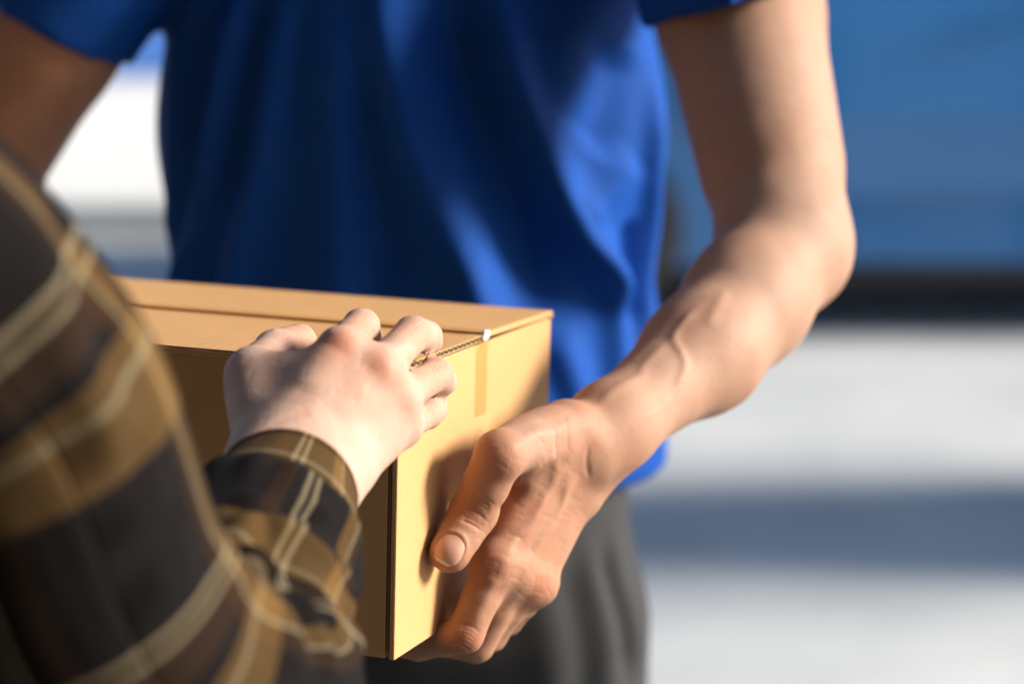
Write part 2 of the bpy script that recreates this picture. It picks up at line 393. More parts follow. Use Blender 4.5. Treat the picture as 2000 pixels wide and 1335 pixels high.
def wheel(name, parent, x, y, z, r, wdt):
    n = 48; prof = [(r * .62, -wdt / 2), (r * .93, -wdt / 2), (r, -wdt * .36), (r, wdt * .36), (r * .93, wdt / 2), (r * .62, wdt / 2)]
    def lathe(prof, nm, mt, par):
        V = [(x + p[0] * math.cos(a), y + p[1], z + p[0] * math.sin(a)) for p in prof for a in np.linspace(0, 2 * math.pi, n, endpoint=False)]
        return from_np(nm, V, grid_faces(len(prof), n), mt, par)
    t = lathe(prof, name, M['tyre'], parent)
    lathe([(r * .62, -wdt * .42), (r * .58, -wdt * .46), (r * .54, -wdt * .3), (r * .22, -wdt * .22), (r * .16, -wdt * .4), (.001, -wdt * .42)], 'rim', M['rim'], t)
    return t
def build_van():
    v = empty('parked_van', (1.4, 7.1, 0)); tag(v, 'blue van parked on the road behind the person in blue', 'van')
    y0, y1 = 6.55, 8.05
    prof = [(-.62, .34), (-.66, .55), (-.60, .82), (-.42, .98), (.10, 1.10), (.62, 1.62), (.78, 1.86), (1.1, 1.95), (3.7, 1.95), (3.84, 1.85), (3.9, 1.0), (3.92, .55), (3.88, .34)]
    def arch(cx, r): return [(cx + r * math.cos(a), .33 + r * math.sin(a)) for a in np.linspace(0, math.pi, 14)]
    bot = [(3.88, .18)] + arch(3.05, .36) + [(2.69, .18), (.56, .18)] + arch(.17, .37) + [(-.20, .18), (-.60, .18)]
    outline = prof[1:] + bot
    bm = bmesh.new(); rings = []
    tum = lambda zz: .07 + .10 * max(0, zz - 1.05) ** 1.2 - .07 * math.exp(-((zz - .66) / .27) ** 2)
    for side in (0, .02, .98, 1):
        ins = .03 if side in (0, 1) else 0
        ring = []
        for (x, zz) in outline:
            cx, cz = 1.6, 1.0
            xx = x + (cx - x) * (.008 if ins else 0); zq = zz + (cz - zz) * (.012 if ins else 0)
            t_ = tum(zz); y = (y0 + t_ + (0 if side == 0 else .03)) if side < .5 else (y1 - t_ - (0 if side == 1 else .03))
            ring.append(bm.verts.new((xx, y, zq)))
        rings.append(ring)
    n = len(outline)
    for a, b in zip(rings, rings[1:]):
        for i in range(n): bm.faces.new((a[i], a[(i + 1) % n], b[(i + 1) % n], b[i]))
    bm.faces.new(rings[0]); bm.faces.new(rings[-1][::-1])
    bmesh.ops.triangulate(bm, faces=[f for f in bm.faces if len(f.verts) > 4])
    body = bm_obj('body', bm, M['van'], v)
    for nm, (xa, xb) in (('door', (.70, 1.62)), ('sliding_door', (1.66, 2.62))):
        m = bmesh.new()
        ys = lambda zz: y0 + tum(zz) - .010
        zz = [.40, .62, .85, 1.05]
        P = [[m.verts.new((x, ys(q) + dy, q)) for q in zz] for x in (xa, xb) for dy in (0, .012)]
        for j in range(3):
            m.faces.new((P[0][j], P[2][j], P[2][j + 1], P[0][j + 1]))
        for s_ in (0, 2):
            for j in range(3): m.faces.new((P[s_][j], P[s_][j + 1], P[s_ + 1][j + 1], P[s_ + 1][j]))
        m.faces.new((P[0][0], P[1][0], P[3][0], P[2][0])); m.faces.new((P[0][3], P[2][3], P[3][3], P[1][3]))
        d = bm_obj(nm, m, M['van'], v)
        h = wbox((xb - .22, y0 - .02, .93), (xb - .06, y0 + .01, .965)); bm_obj('handle', h, M['van_dark'], d, bevel=.006)
        w = bmesh.new(); q = [(xa + .03, 1.14), (xb - .03, 1.14), (xb - .06, 1.62), (xa + (.22 if nm == 'door' else .05), 1.62)]
        w.faces.new([w.verts.new((x, y0 + tum(zq) - .006, zq)) for x, zq in q]); bmesh.ops.solidify(w, geom=w.faces[:], thickness=.01)
        bm_obj('window', w, M['glass'], v)
    for xx in (.17, 3.05):
        wheel('wheel', v, xx, y0 + .13, .315, .31, .20); wheel('wheel', v, xx, y1 - .13, .315, .31, .20)
    for yy in (y0 + .24,):
        for xx in (.17, 3.05): bm_obj('wheel_well', wbox((xx - .40, yy, .22), (xx + .40, yy + .02, .80)), M['van_dark'], v)
    bm_obj('sill', wbox((.58, y0 + .03, .15), (2.66, y0 + .07, .20)), M['van_dark'], v, bevel=.01)
    bm_obj('underbody', wbox((-.5, y0 + .25, .16), (3.7, y1 - .25, .30)), M['van_dark'], v)
    bm_obj('bumper', wbox((-.72, y0 + .08, .30), (-.56, y1 - .08, .52)), M['van_dark'], v, bevel=.04)
    bm_obj('bumper', wbox((3.87, y0 + .08, .30), (4.0, y1 - .08, .52)), M['van_dark'], v, bevel=.04)
    for yy in (y0 + .12, y1 - .40):
        bm_obj('headlight', wbox((-.645, yy, .66), (-.55, yy + .28, .82)), M['lamp_glass'], v, bevel=.03)
        bm_obj('tail_light', wbox((3.85, yy, .9), (3.93, yy + .14, 1.3)), M['lamp_red'], v, bevel=.015)
    w = bmesh.new(); w.faces.new([w.verts.new(p) for p in ((.13, y0 + .16, 1.15), (.13, y1 - .16, 1.15), (.60, y1 - .26, 1.62), (.60, y0 + .26, 1.62))])
    bmesh.ops.translate(w, verts=w.verts, vec=(-.02, 0, .02)); bmesh.ops.solidify(w, geom=w.faces[:], thickness=.012); bm_obj('windscreen', w, M['glass'], v)
    bm_obj('mirror', wbox((.42, y0 - .16, 1.12), (.52, y0 + .03, 1.30)), M['van_dark'], v, bevel=.03)
build_van()

# ------------------------------------------------------------------ cardboard box (22 x 35 x 14.5 cm), held a little tilted
BT = A(-0.05333545, 1.12129368, 1.16442626)           # top corner nearest the camera
U = A(0.34454945, 0.93627044, -0.06843492); W = A(-0.93841785, 0.34549583, 0.00213608); ZB = A(0.02564393, 0.06348456, 0.9976533)
HB, DB, WB = .1406, .2186, .35; BC = BT - ZB * .1452
def LB(q): return BC + U * q[0] - W * q[1] + ZB * q[2]   # (along the bright end, out of the bright end, up from the bottom)
def onR(px, py, n):                                       # pixel ray met at n metres out of the bright end
    r = ray(px, py); t = ((BC - W * n - CAM) @ W) / (r @ W); return CAM + r * t
def onT(px, py, h):
    r = ray(px, py); t = ((BT + ZB * h - CAM) @ ZB) / (r @ ZB); return CAM + r * t
TH = .003
carton = empty('cardboard_box', BC + U * DB / 2 + W * WB / 2)
tag(carton, 'brown corrugated cardboard parcel box held between the two people', 'box')
def panel(name, lo, hi, parent=carton, m='kraft', bev=.0007, bow=0, seg=1):
    # in (u, w, z) box axes; subdivided sheet so that it can bow a little
    bm = box_bm(BC, U, W, ZB, lo, hi)
    return bm_obj(name, bm, M[m], parent, bevel=bev, seg=2)
panel('end_panel', (0, 0, 0), (DB, TH, HB))
panel('end_panel', (0, WB - TH, 0), (DB, WB, HB))
panel('front_panel', (.0006, TH + .0024, .0003), (TH, WB - TH - .0003, HB + .0008))
panel('glue_tab', (TH + .0004, TH + .0004, .004), (TH + .0030, .035, HB - .004))
panel('joint_liner', (.0010, TH + .0010, .001), (.0026, TH + .0014, HB - .003), m='kraft_raw', bev=.0001)
panel('back_panel', (DB - TH, TH + .0003, 0), (DB - .0006, WB - TH - .0003, HB))
panel('bottom_flap', (TH + .0034, TH + .0004, .0002), (DB / 2 - .0006, WB - TH - .0004, TH))
panel('bottom_flap', (DB / 2 + .0006, TH + .0004, .0002), (DB - TH - .0004, WB - TH - .0004, TH))
# inner short flaps then the two long outer flaps with real flutes on their cut ends
panel('inner_flap', (TH + .004, TH + .0004, HB - .0196), (DB - TH - .001, .105, HB - .0166))
panel('inner_flap', (TH + .004, WB - .105, HB - .0196), (DB - TH - .001, WB - TH - .0004, HB - .0166))
def flap(u0, u1, lift0, lift1, hinge_front):
    """outer top flap: two liners and a wavy medium, its free edge lifted a little"""
    def zz(uu): t = (uu - u0) / (u1 - u0); return HB + .0012 + lift0 + (lift1 - lift0) * t
    nseg = 40; us = np.linspace(u0, u1, nseg + 1)
    def sheet(off, th, n_us, wave=None):
        V = []; F = []
        for k, uu in enumerate(n_us):
            zc = zz(uu) + off + (wave(uu) if wave else 0)
            for ww in (-.0012, WB + .0012):
                for dz in (0, th): V.append(BC + U * uu + W * ww + ZB * (zc + dz))
        n = len(n_us)
        for k in range(n - 1):
            a = 4 * k; b = a + 4
            F += [(a + 1, b + 1, b + 3, a + 3), (a, a + 2, b + 2, b), (a, b, b + 1, a + 1), (a + 2, a + 3, b + 3, b + 2)]
        F += [(0, 1, 3, 2), (4 * n - 4, 4 * n - 2, 4 * n - 1, 4 * n - 3)]
        return V, F
    V, F = sheet(.0026, .0005, us); f = from_np('top_flap', V, F, M['kraft'], carton, smooth=False)
    V, F = sheet(0, .0004, us); o = from_np('inner_liner', V, F, M['kraft_raw'], f, smooth=False); o.location = (0, 0, 0)
    wu = np.arange(u0 + .0004, u1 - .0002, .0007)
    V, F = sheet(.0013, .0003, wu, lambda x: .0010 * math.sin(x * 2 * math.pi / .0062)); o = from_np('flute', V, F, M['kraft_raw'], f, smooth=False); o.location = (0, 0, 0)
flap(.0008, DB / 2 - .0024, 0, .0006, True)
ff = bmesh.new(); LIFT = .0014
fv = [ff.verts.new(Vector(BC + U * uu + W * ww + ZB * (HB + .0012 + dz + (LIFT if uu < .15 else 0)))) for dz in (0, .003) for ww in (-.0010, WB + .0010) for uu in (DB / 2 + .0020, DB - .0008)]
for f_ in ((0, 2, 3, 1), (4, 5, 7, 6), (0, 1, 5, 4), (2, 6, 7, 3), (0, 4, 6, 2), (1, 3, 7, 5)): ff.faces.new([fv[i] for i in f_])
bm_obj('top_flap', ff, M['kraft'], carton, bevel=.0005)
# rounded folds along the long top edges
for uu in (.0004, DB - .0004):
    n = 60; V = []; m = 12
    for i, ww in enumerate(np.linspace(-.001, WB + .001, n)):
        for a in np.linspace(0, 2 * math.pi, m, endpoint=False):
            r = .0023 + .00018 * math.sin(ww * 190 + 2 * math.sin(ww * 61)); s_ = 1 if uu < .1 else -1
            V.append(BC + U * (uu + s_ * .0019 + r * math.cos(a)) + W * ww + ZB * (HB + .0020 + r * math.sin(a)))
    F = grid_faces(n, m) + [tuple(range(m))[::-1], tuple((n - 1) * m + k for k in range(m))]
    from_np('fold', V, F, M['kraft'], carton)
# clear tape over the seam and down the bright end
V = []; pts = [(ww, HB + .0062) for ww in np.linspace(WB, .012, 40)] + [(.006, HB + .0061), (.0012, HB + .0054), (-.0020, HB + .0036), (-.0022, HB + .001)] + [(-.0004 + .00008 * math.sin(k * 2.1), HB - .004 - k * .0042) for k in range(9)]
TW = .0085
for ww, q in pts:
    for du in (-TW, -TW * .5, -.002, 0, .002, TW * .5, TW): V.append(BC + U * (DB / 2 + du) + W * ww + ZB * (q - (.0012 if q > HB + .005 else 0) + (.0012 if q > HB + .003 else 0) * min(max((du + .002) / .004, 0), 1)))
tp = from_np('tape', V, grid_faces(len(pts), 7, False), M['tape'], carton)

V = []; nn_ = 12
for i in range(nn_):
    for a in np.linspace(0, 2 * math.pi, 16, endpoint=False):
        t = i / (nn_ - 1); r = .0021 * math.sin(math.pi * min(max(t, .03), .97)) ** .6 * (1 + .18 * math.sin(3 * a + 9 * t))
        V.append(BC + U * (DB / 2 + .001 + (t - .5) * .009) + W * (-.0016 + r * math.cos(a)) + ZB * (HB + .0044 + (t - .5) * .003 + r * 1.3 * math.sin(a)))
from_np('tape_crinkle_glint', V, grid_faces(nn_, 16) + [tuple(range(16))[::-1], tuple((nn_ - 1) * 16 + k for k in range(16))], M['tape_white'], carton)  # crumpled tape at the bend, its highlight put into the white colour

# ------------------------------------------------------------------ hands
def hand_prims(J, R, scale=1.0, side=None):
    """J: wrist points and joints -> list of (prims, kin, kout) groups"""
    g = []; s = scale
    wr, wu = J['wr'], J['wu']; IN = J['in']       # radial and ulnar side of the wrist, direction towards the palm
    palm = []; names = ('index', 'middle', 'ring', 'little'); wr_r = R['wrist']
    rm = [.0100 * s, .0102 * s, .0098 * s, .0090 * s]
    for i, nme in enumerate(names):
        base = wr + (wu - wr) * (i / 3.0); mcp = J[nme][0] + IN * .0015
        c = base + (mcp - base) * .25
        palm.append((base, c, wr_r * .80, .0128 * s)); palm.append((c + IN * .002, mcp, (.0112, .0118, .0116, .0112)[i] * s, rm[i]))
    for i in range(3):
        a, b = J[names[i]][0] + IN * J.get('sink', .003), J[names[i + 1]][0] + IN * J.get('sink', .003)
        palm.append((wr + (wu - wr) * ((i + .5) / 3) + IN * J.get('sink', .003), (a + b) / 2, .0130 * s, J.get('fill', .0088) * s))
    palm.append((wu + IN * .008, J['little'][0] + IN * .006, .0115 * s, .0080 * s))
    g.append((palm, J.get('kpalm', .0055) * s, .006))
    for i in range(4):                              # the knuckles stand a little proud
        k_ = J[names[i]][0] - IN * .0006; g.append(([(k_, k_, R['knuckle'][i], R['knuckle'][i])], .004, .006))
    for i, nme in enumerate(names):
        j = J[nme]; r = R[nme]; pr = []
        for k in range(len(j) - 1):
            m_ = (j[k] + j[k + 1]) / 2; rr = (r[k] + r[k + 1]) / 2 * .965
            pr += [(j[k], m_, r[k], rr), (m_, j[k + 1], rr, r[k + 1])]
        g.append((pr, .0020, J.get('kfin', .0040)))
    j = J['thumb']; r = R['thumb']; pr = []
    for k in range(len(j) - 1):
        m_ = (j[k] + j[k + 1]) / 2; rr = (r[k] + r[k + 1]) / 2 * (.93 if k else .97)
        pr += [(j[k], m_, r[k], rr), (m_, j[k + 1], rr, r[k + 1])]
    g.append((pr[:2], .003, .0060)); g.append((pr[2:], .003, J.get('kthumb', .005)))
    g.append(([(J['thumb'][0], J['thumb'][0] * .45 + J['thumb'][1] * .55 + IN * .003, .0125 * s, .0095 * s), (wr + IN * .004, J['thumb'][0], wr_r * .7, .0120 * s),
               *J['web'](J, wr, IN)], .006, .006))
    return g

# ---- person in blue: left arm and hand (bright end of the box)
BOXN = -W
def lb(u_, n_, z_): return LB((u_, n_, z_))
man_c = -.07
S_L = at(1392, -235, 1.60); E_L = at(1536, 468, 1.432)
F1 = at(1512, 528, 1.408); F2 = at(1372, 690, 1.345); F3 = at(1194, 834, 1.279)
WRc = onR(1138, 878, .0505)
JL = dict(
    wr=onR(1112, 842, .0465), wu=onR(1160, 908, .0515),
    index=[onR(968, 1100, .0248), onR(908, 1238, .0140), LB((.0645, -.0135, -.0098)), LB((.062, -.032, -.0092))],
    middle=[onR(1001, 1114, .0300), LB((.0865, .0095, -.0128)), LB((.083, -.018, -.0108)), LB((.080, -.039, -.0096))],
    ring=[onR(1030, 1130, .0342), LB((.1045, .0105, -.0122)), LB((.100, -.016, -.0105)), LB((.097, -.035, -.0092))],
    little=[onR(1050, 1142, .0360), LB((.1215, .0135, -.0085)), LB((.117, -.007, -.0092)), LB((.114, -.022, -.0085))],
    thumb=[onR(1070, 850, .041), onR(976, 888, .031), onR(924, 1001, .0170), onR(879, 1077, .0106)])
JL['in'] = unit(W); JL['kthumb'] = .0034; JL['kfin'] = .0062; JL['web'] = lambda J, wr, IN: [(J['thumb'][0] * .75 + J['thumb'][1] * .25 + IN * .002, wr * .85 + J['index'][0] * .15 + IN * .001, .0120, .0120), (J['thumb'][0] * .5 + J['thumb'][1] * .5 + IN * .002, wr * .70 + J['index'][0] * .30 + IN * .002, .0102, .0105), (J['thumb'][0] * .3 + J['thumb'][1] * .7 + IN * .003, wr * .56 + J['index'][0] * .44 + IN * .004, .0078, .0082)]
RL = dict(wrist=.0205, knuckle=[.0103, .0104, .0099, .0092], index=[.0104, .0098, .0086, .0074], middle=[.0104, .0098, .0087, .0075], ring=[.0100, .0092, .0081, .0071], little=[.0090, .0081, .0071, .0063], thumb=[.0140, .0126, .0122, .0108])
def arm_prims(S, E, f1, f2, f3, w, outv):
    up_ = unit(S - E)
    up = [(S, S + (E - S) * .35, .051, .049), (S + (E - S) * .35, E + up_ * .025, .0465, .0385), (S + (E - S) * .45, S + (E - S) * .8, .043, .036)]
    el = [(E, E, .0290, .0290), (E + outv * .006 + up_ * -.012, E + outv * .006 + up_ * -.012, .021, .021)]
    fo = [(E * .55 + f1 * .45, f1 * .6 + f2 * .4, .0365, .0332), (f1 * .6 + f2 * .4, f2, .0332, .0302), (f2, f3, .0302, .0200), (f3, w, .0200, .0185)]
    return [(up, .025, .01), (el, .02, .022), (fo, .02, .024)]
left = Sdf()
for gq in arm_prims(S_L, E_L, F1, F2, F3, WRc, unit(A(1, .15, -.1))): left.group(*gq)
left.groups.append(([(F3, (JL['wr'] + JL['wu']) / 2, .0190, .0178, (unit(JL['wu'] - JL['wr']), 1.10))], .01, .010))
for gq in hand_prims(JL, RL): left.group(*gq)
# ---- right arm: mirrored grip on the far end of the box
def mir(P): q = P - BC; return BC + U * (q @ U) + W * (WB + (-(q @ W))) + ZB * (q @ ZB)
S_R = A(-.255, 1.63, S_L[2]); E_R = A(-.41, 1.66, 1.115)
JR = {k: ([mir(p) for p in v] if isinstance(v, list) else mir(v)) for k, v in JL.items() if k not in ('in', 'web', 'kthumb', 'kfin')}; JR['web'] = JL['web']; JR['in'] = unit(-W)
WRr = mir(WRc)
right = Sdf()
for gq in arm_prims(S_R, E_R, E_R * .8 + WRr * .2, E_R * .5 + WRr * .5, E_R * .12 + WRr * .88, WRr, unit(A(-1, .15, -.1))): right.group(*gq)
for gq in hand_prims(JR, RL): right.group(*gq)

def skin_detail(f, V, F, veins=(), creases=(), reds=(), pales=(), tend=()):
    V = relax(V, F, 6)
    Nn = mesh_normals(V, F); D = np.zeros(len(V)); red = np.zeros(len(V)); pale = np.zeros(len(V))
    lines = [(L, wd, am, 24) for L, wd, am in list(veins) + list(tend)] + [(L, wd, -am, 9) for L, wd, am in creases]
    H = f.hits([q for L in lines for q in L[0]] + [q[:2] for q in list(reds) + list(pales)]); k = 0
    for L, wd, am, n in lines:
        P = [p for p in H[k:k + len(L)] if p is not None]; k += len(L)
        if len(P) < 2: continue
        Pc = catmull(P, n); D = ridge(V, Pc, wd, am, True, D)
        if am < 0: red = np.maximum(red, ridge(V, Pc, wd * 1.3, min(.45, -am * 700)))
    for i, (px, py, rad, am) in enumerate(list(reds) + list(pales)):
        p = H[k]; k += 1
        if p is None: continue
        g_ = am * np.exp(-(np.linalg.norm(V - p, axis=1) / rad) ** 2)
        if i < len(reds): red = np.maximum(red, g_)
        else: pale = np.maximum(pale, g_)
    D += vnoise(V, 160, 3) * .00018 + vnoise(V, 420, 5) * .00006
    return V + Nn * D[:, None], red, pale

V, F = sdf_mesh(left, .0030, 1); V = relax(V, F, 6); V, F = subdivide(V, F)
# vertices of the hand are refined once more
veins = [([(1375, 590), (1346, 616), (1316, 658), (1331, 689), (1338, 715), (1327, 750), (1312, 776)], .0030, .0009),
         ([(1316, 658), (1289, 681), (1259, 712), (1251, 732), (1217, 750), (1186, 772), (1150, 800)], .0032, .0007),
         ([(1312, 776), (1285, 800), (1250, 815)], .0030, .0005), ([(1420, 560), (1400, 600), (1380, 640)], .0035, .0006),
         ([(1130, 812), (1105, 828), (1083, 849), (1078, 880), (1085, 915), (1070, 960)], .0028, .0006),
         ([(1083, 849), (1050, 845), (1020, 850)], .0028, .0004),
         ([(1110, 930), (1095, 985), (1062, 1040), (1040, 1090)], .0026, .0007), ([(1070, 960), (1045, 1010), (1020, 1060)], .0026, .0006)]
veins.append(([(879 - .50 * -1 * 35 * math.cos(f_) * 1 - .86 * 32 * math.sin(f_), 1071 - .86 * 35 * math.cos(f_) - .50 * 32 * math.sin(f_)) for f_ in np.linspace(-1.9, 1.9, 11)], .0015, .0007))   # fold round the thumb nail
tend = [([(1095, 835), (1040, 852), (985, 885)], .0036, .0009), ([(1110, 880), (1060, 905), (1015, 935)], .0036, .0006),
        ([(1105, 905), (1050, 1000), (985, 1090)], .0034, .0011),
        ([(1125, 925), (1085, 1010), (1030, 1110)], .0034, .0009), ([(975, 1120), (950, 1170), (925, 1225)], .0034, .0008)]
cre = [([(1024, 944), (1000, 966), (972, 990)], .0022, .0016)]
for k in range(8):                                # wrinkles over the thumb joint
    o_ = np.array([918, 1024]) + np.array([.40, -.86]) * k * 8.5; l_ = 27 + 4 * math.sin(k * 1.9)
    cre.append(([tuple(o_ - np.array([.86, .46]) * l_ * .8), tuple(o_ + np.array([.30, -.40]) * 5), tuple(o_ + np.array([.86, .46]) * l_)], .0009, .00055 + .0002 * math.sin(k * 2.3 + 1)))
for k in range(6):                                # index joint under the box
    o_ = np.array([900, 1262]) + np.array([.45, -.89]) * k * 8
    cre.append(([tuple(o_ - np.array([20, 8])), tuple(o_ + np.array([2, -3])), tuple(o_ + np.array([22, 10]))], .0010, .0005))
for c_, n_ in (((960, 1112), 4), ((1055, 1146), 4), ((1008, 1118), 3)):
    for k in range(n_):
        o_ = np.array(c_) + np.array([.3, -.95]) * (k - 1.5) * 9; cre.append(([tuple(o_ - np.array([17, 3])), tuple(o_ + np.array([0, -4])), tuple(o_ + np.array([17, 4]))], .0012, .00030))
for x_ in ((1076, 828, 1086, 868, 1080, 905), (1098, 806, 1110, 842, 1106, 880), (1150, 935, 1146, 900, 1150, 870)):
    cre.append(([x_[:2], x_[2:4], x_[4:]], .0016, .0005))
rs = random.Random(3)
for k in range(70):                               # fine random skin lines over the back of the hand
    px, py = rs.uniform(930, 1140), rs.uniform(850, 1180); a_ = rs.gauss(.5, .35); l_ = rs.uniform(8, 20)
    cre.append(([(px - l_ * math.cos(a_), py - l_ * math.sin(a_)), (px, py + rs.uniform(-2, 2)), (px + l_ * math.cos(a_), py + l_ * math.sin(a_))], .0009, .00013))
V, red, pale = skin_detail(left, V, F, veins, cre, [(930, 1000, .011, .55), (985, 905, .014, .35), (960, 1110, .016, .45), (1060, 1150, .014, .5), (905, 1255, .014, .55), (878, 1100, .007, .55), (1010, 980, .02, .3), (1150, 880, .03, .18), (900, 1290, .015, .5), (990, 1080, .045, .2), (930, 960, .03, .12)], [(1050, 835, .02, .45), (1310, 700, .07, .35), (1500, 560, .07, .4), (1570, 400, .07, .45), (1560, 150, .08, .4)], tend)
bodyV = [V]; bodyF = [F]; att = [(red, pale)]
V, F = sdf_mesh(right, .0045, 1); bodyV.append(V); bodyF.append(F); att.append((np.zeros(len(V)), np.zeros(len(V))))
# torso, neck, head and legs under the clothes
TC = A(man_c, 1.69, 0)
tor = Sdf()
def mp(x, y, z): return A(man_c + x, 1.69 + y, z)
tor.group([(mp(0, 0, 1.0), mp(0, .01, 1.12), .09, .085, (X3, 1.42)), (mp(0, .01, 1.12), mp(0, .01, 1.31), .085, .088, (X3, 1.45)), (mp(-.13, 0, 1.375), mp(.13, 0, 1.375), .042, .042),
           (mp(0, .01, 1.40), mp(0, -.01, 1.52), .062, .056)], .05, .03)
tor.group([(mp(0, -.02, 1.555), mp(0, -.015, 1.63), .068, .078), (mp(0, -.055, 1.53), mp(0, -.06, 1.545), .045, .05), (mp(0, .02, 1.62), mp(0, .02, 1.62), .088, .088), (mp(0, -.105, 1.60), mp(0, -.118, 1.572), .010, .014), (mp(-.078, .005, 1.60), mp(-.082, .008, 1.57), .016, .012), (mp(.078, .005, 1.60), mp(.082, .008, 1.57), .016, .012), (mp(-.03, -.082, 1.615), mp(.03, -.082, 1.615), .014, .014), (mp(-.018, -.095, 1.528), mp(.018, -.095, 1.528), .009, .009)], .02, .02)
V, F = sdf_mesh(tor, .011, 0); bodyV.append(V); bodyF.append(F); att.append((np.zeros(len(V)), np.zeros(len(V))))
def join(Vs, Fs):
    o = 0; FF = []
    for v, f in zip(Vs, Fs): FF.append(np.asarray(f) + o); o += len(v)
    return np.vstack(Vs), np.vstack(FF)
man = empty('person', (man_c, 1.69, 0)); tag(man, 'person in a blue short-sleeved shirt and charcoal trousers holding out the box', 'person')
V, F = join(bodyV, bodyF)
from_np('body', V, F, M['skin_man'], man, attrs={'red': np.concatenate([a[0] for a in att]), 'pale': np.concatenate([a[1] for a in att])})
# nail of the visible thumb
def nail(f, c, ax_px, wpx, lpx, parent, mt='nail'):
    """curved plate laid on the finger where the photograph shows the nail"""
    n, m = 13, 11; V = []; ok = True
    c = np.array(c, float); ax = unit(np.array(ax_px, float)); sx = np.array([-ax[1], ax[0]])
    Q = [tuple(c + ax * t * lpx + sx * s_ * wpx * math.sqrt(max(0, 1 - .72 * abs(t) ** 3.2))) for t in np.linspace(-1, 1, n) for s_ in np.linspace(-1, 1, m)]
    H = f.hits(Q); ref = next(p for p in H if p is not None)
    P = np.array([p if p is not None else ref for p in H]); G = P.reshape(n, m, 3); Nn = normals_of(f, P, .002).reshape(n, m, 3)
    s1 = np.linspace(-1, 1, m)[None, :, None]; t1 = np.linspace(-1, 1, n)[:, None, None]
    lift = .0007 * np.sqrt(np.clip(1 - s1 ** 4, 0, 1)) * np.clip((1.05 + t1) * 1.6, .15, 1) - .0002
    T = G + Nn * lift; Bt = G - Nn * .0012
    V = np.vstack([T.reshape(-1, 3), Bt.reshape(-1, 3)]); o = n * m
    F = grid_faces(n, m, False); F = [q[::-1] for q in F] + [tuple(x + o for x in q) for q in F]
    rim = [i for i in range(m)] + [r * m + m - 1 for r in range(1, n)] + [(n - 1) * m + i for i in range(m - 2, -1, -1)] + [r * m for r in range(n - 2, 0, -1)]
    F += [(rim[i], rim[(i + 1) % len(rim)], rim[(i + 1) % len(rim)] + o, rim[i] + o) for i in range(len(rim))]
    ob = from_np('nail', V, F, M[mt], parent)
    ob.data.materials.append(M['nail_tip'])
    for p in ob.data.polygons:
        if p.index < (n - 1) * (m - 1) and p.index // (m - 1) > n - 3: p.material_index = 1
    return ob
nail(left, (879, 1071), (-.50, .86), 29, 32, man)

# ---- blue shirt
shirt = Sdf()
ch = [(mp(0, .0, .88), mp(0, 0, .985), .121, .1155, (X3, 1.42)), (mp(0, .0, .985), mp(0, 0, 1.07), .1155, .108, (X3, 1.42)), (mp(0, 0, 1.07), mp(0, 0, 1.20), .108, .113, (X3, 1.42)), (mp(0, 0, 1.20), mp(0, -.005, 1.33), .113, .115, (X3, 1.43)), (mp(-.15, .0, 1.385), mp(.15, 0, 1.385), .062, .062), (mp(0, .01, 1.42), mp(0, .0, 1.46), .075, .068)]
shirt.group(ch, .05, .03)
hemL = at(1440, 8, 1.555); dL = unit(A(.27, -.10, -1)); hemR = at(150, 48, 1.655); dR = unit(E_R - S_R)
def clipped(S, E, hem, dr, r):
    def f(p): return np.maximum(cap(p, S.astype(np.float32), S + (E - S) * .9, r, r * 1.02), (p - hem.astype(np.float32)) @ dr.astype(np.float32))
    return f
class Shirt(Sdf):
    def __call__(s, p):
        p = np.asarray(p, np.float32); d = None
        for prims, kin, _ in s.groups:
            for q in prims:
                e = cap(p, q[0].astype(np.float32), q[1], q[2], q[3], q[4] if len(q) > 4 else None); d = e if d is None else smin(d, e, kin)
        for f in s.sl: d = smin(d, f(p), .022)
        return np.maximum(d, np.maximum((.957 + .006 * np.sin(p[:, 0] * 9)) - p[:, 2], p[:, 2] - 1.455))
sh = Shirt(); sh.groups = shirt.groups; sh.sl = [clipped(S_L, E_L, hemL, dL, .062), clipped(S_R, E_R, hemR, dR, .060)]
lo, hi = sh.bounds(); lo = np.minimum(lo, np.minimum(E_L, E_R) - .08); hi = np.maximum(hi, np.maximum(S_L, S_R) + .08)
V, F = surface_nets(sh, lo, hi, .0075); V = relax(V, F, 2); V = project(sh, V, 1)
V, F = subdivide(V, F)
Nn = mesh_normals(V, F)
bvh = BVHTree.FromPolygons(V.tolist(), F.tolist())
def bhit(px, py):
    r = unit(ray(px, py)); h = bvh.ray_cast(Vector(CAM + r * .6), Vector(r)); return np.array(h[0]) if h[0] else None
D = np.zeros(len(V))
folds = [([(395, -120), (372, 100), (358, 330), (345, 560)], .013, .007), ([(490, -120), (455, 120), (410, 330), (370, 560), (350, 700)], .012, .010), ([(560, -100), (535, 150), (510, 330), (470, 520), (440, 700)], .013, .009),
         ([(640, -60), (660, 150), (665, 350), (660, 560), (640, 760)], .016, .008), ([(735, -120), (755, 80), (790, 260), (850, 400), (920, 540), (990, 680)], .016, .013),
         ([(950, -100), (975, 60), (1010, 200), (1070, 330), (1120, 440), (1180, 540), (1225, 610)], .014, .014), ([(1130, 440), (1185, 550), (1205, 700), (1190, 860)], .012, .007),
         ([(1275, 130), (1268, 300), (1258, 450), (1245, 620), (1230, 800)], .009, .009), ([(1240, 300), (1180, 380), (1130, 420)], .016, .006),
         ([(860, 520), (960, 700), (1030, 850), (1080, 950)], .018, .010), ([(1080, 640), (1120, 760), (1150, 900), (1170, 980)], .014, .007)]
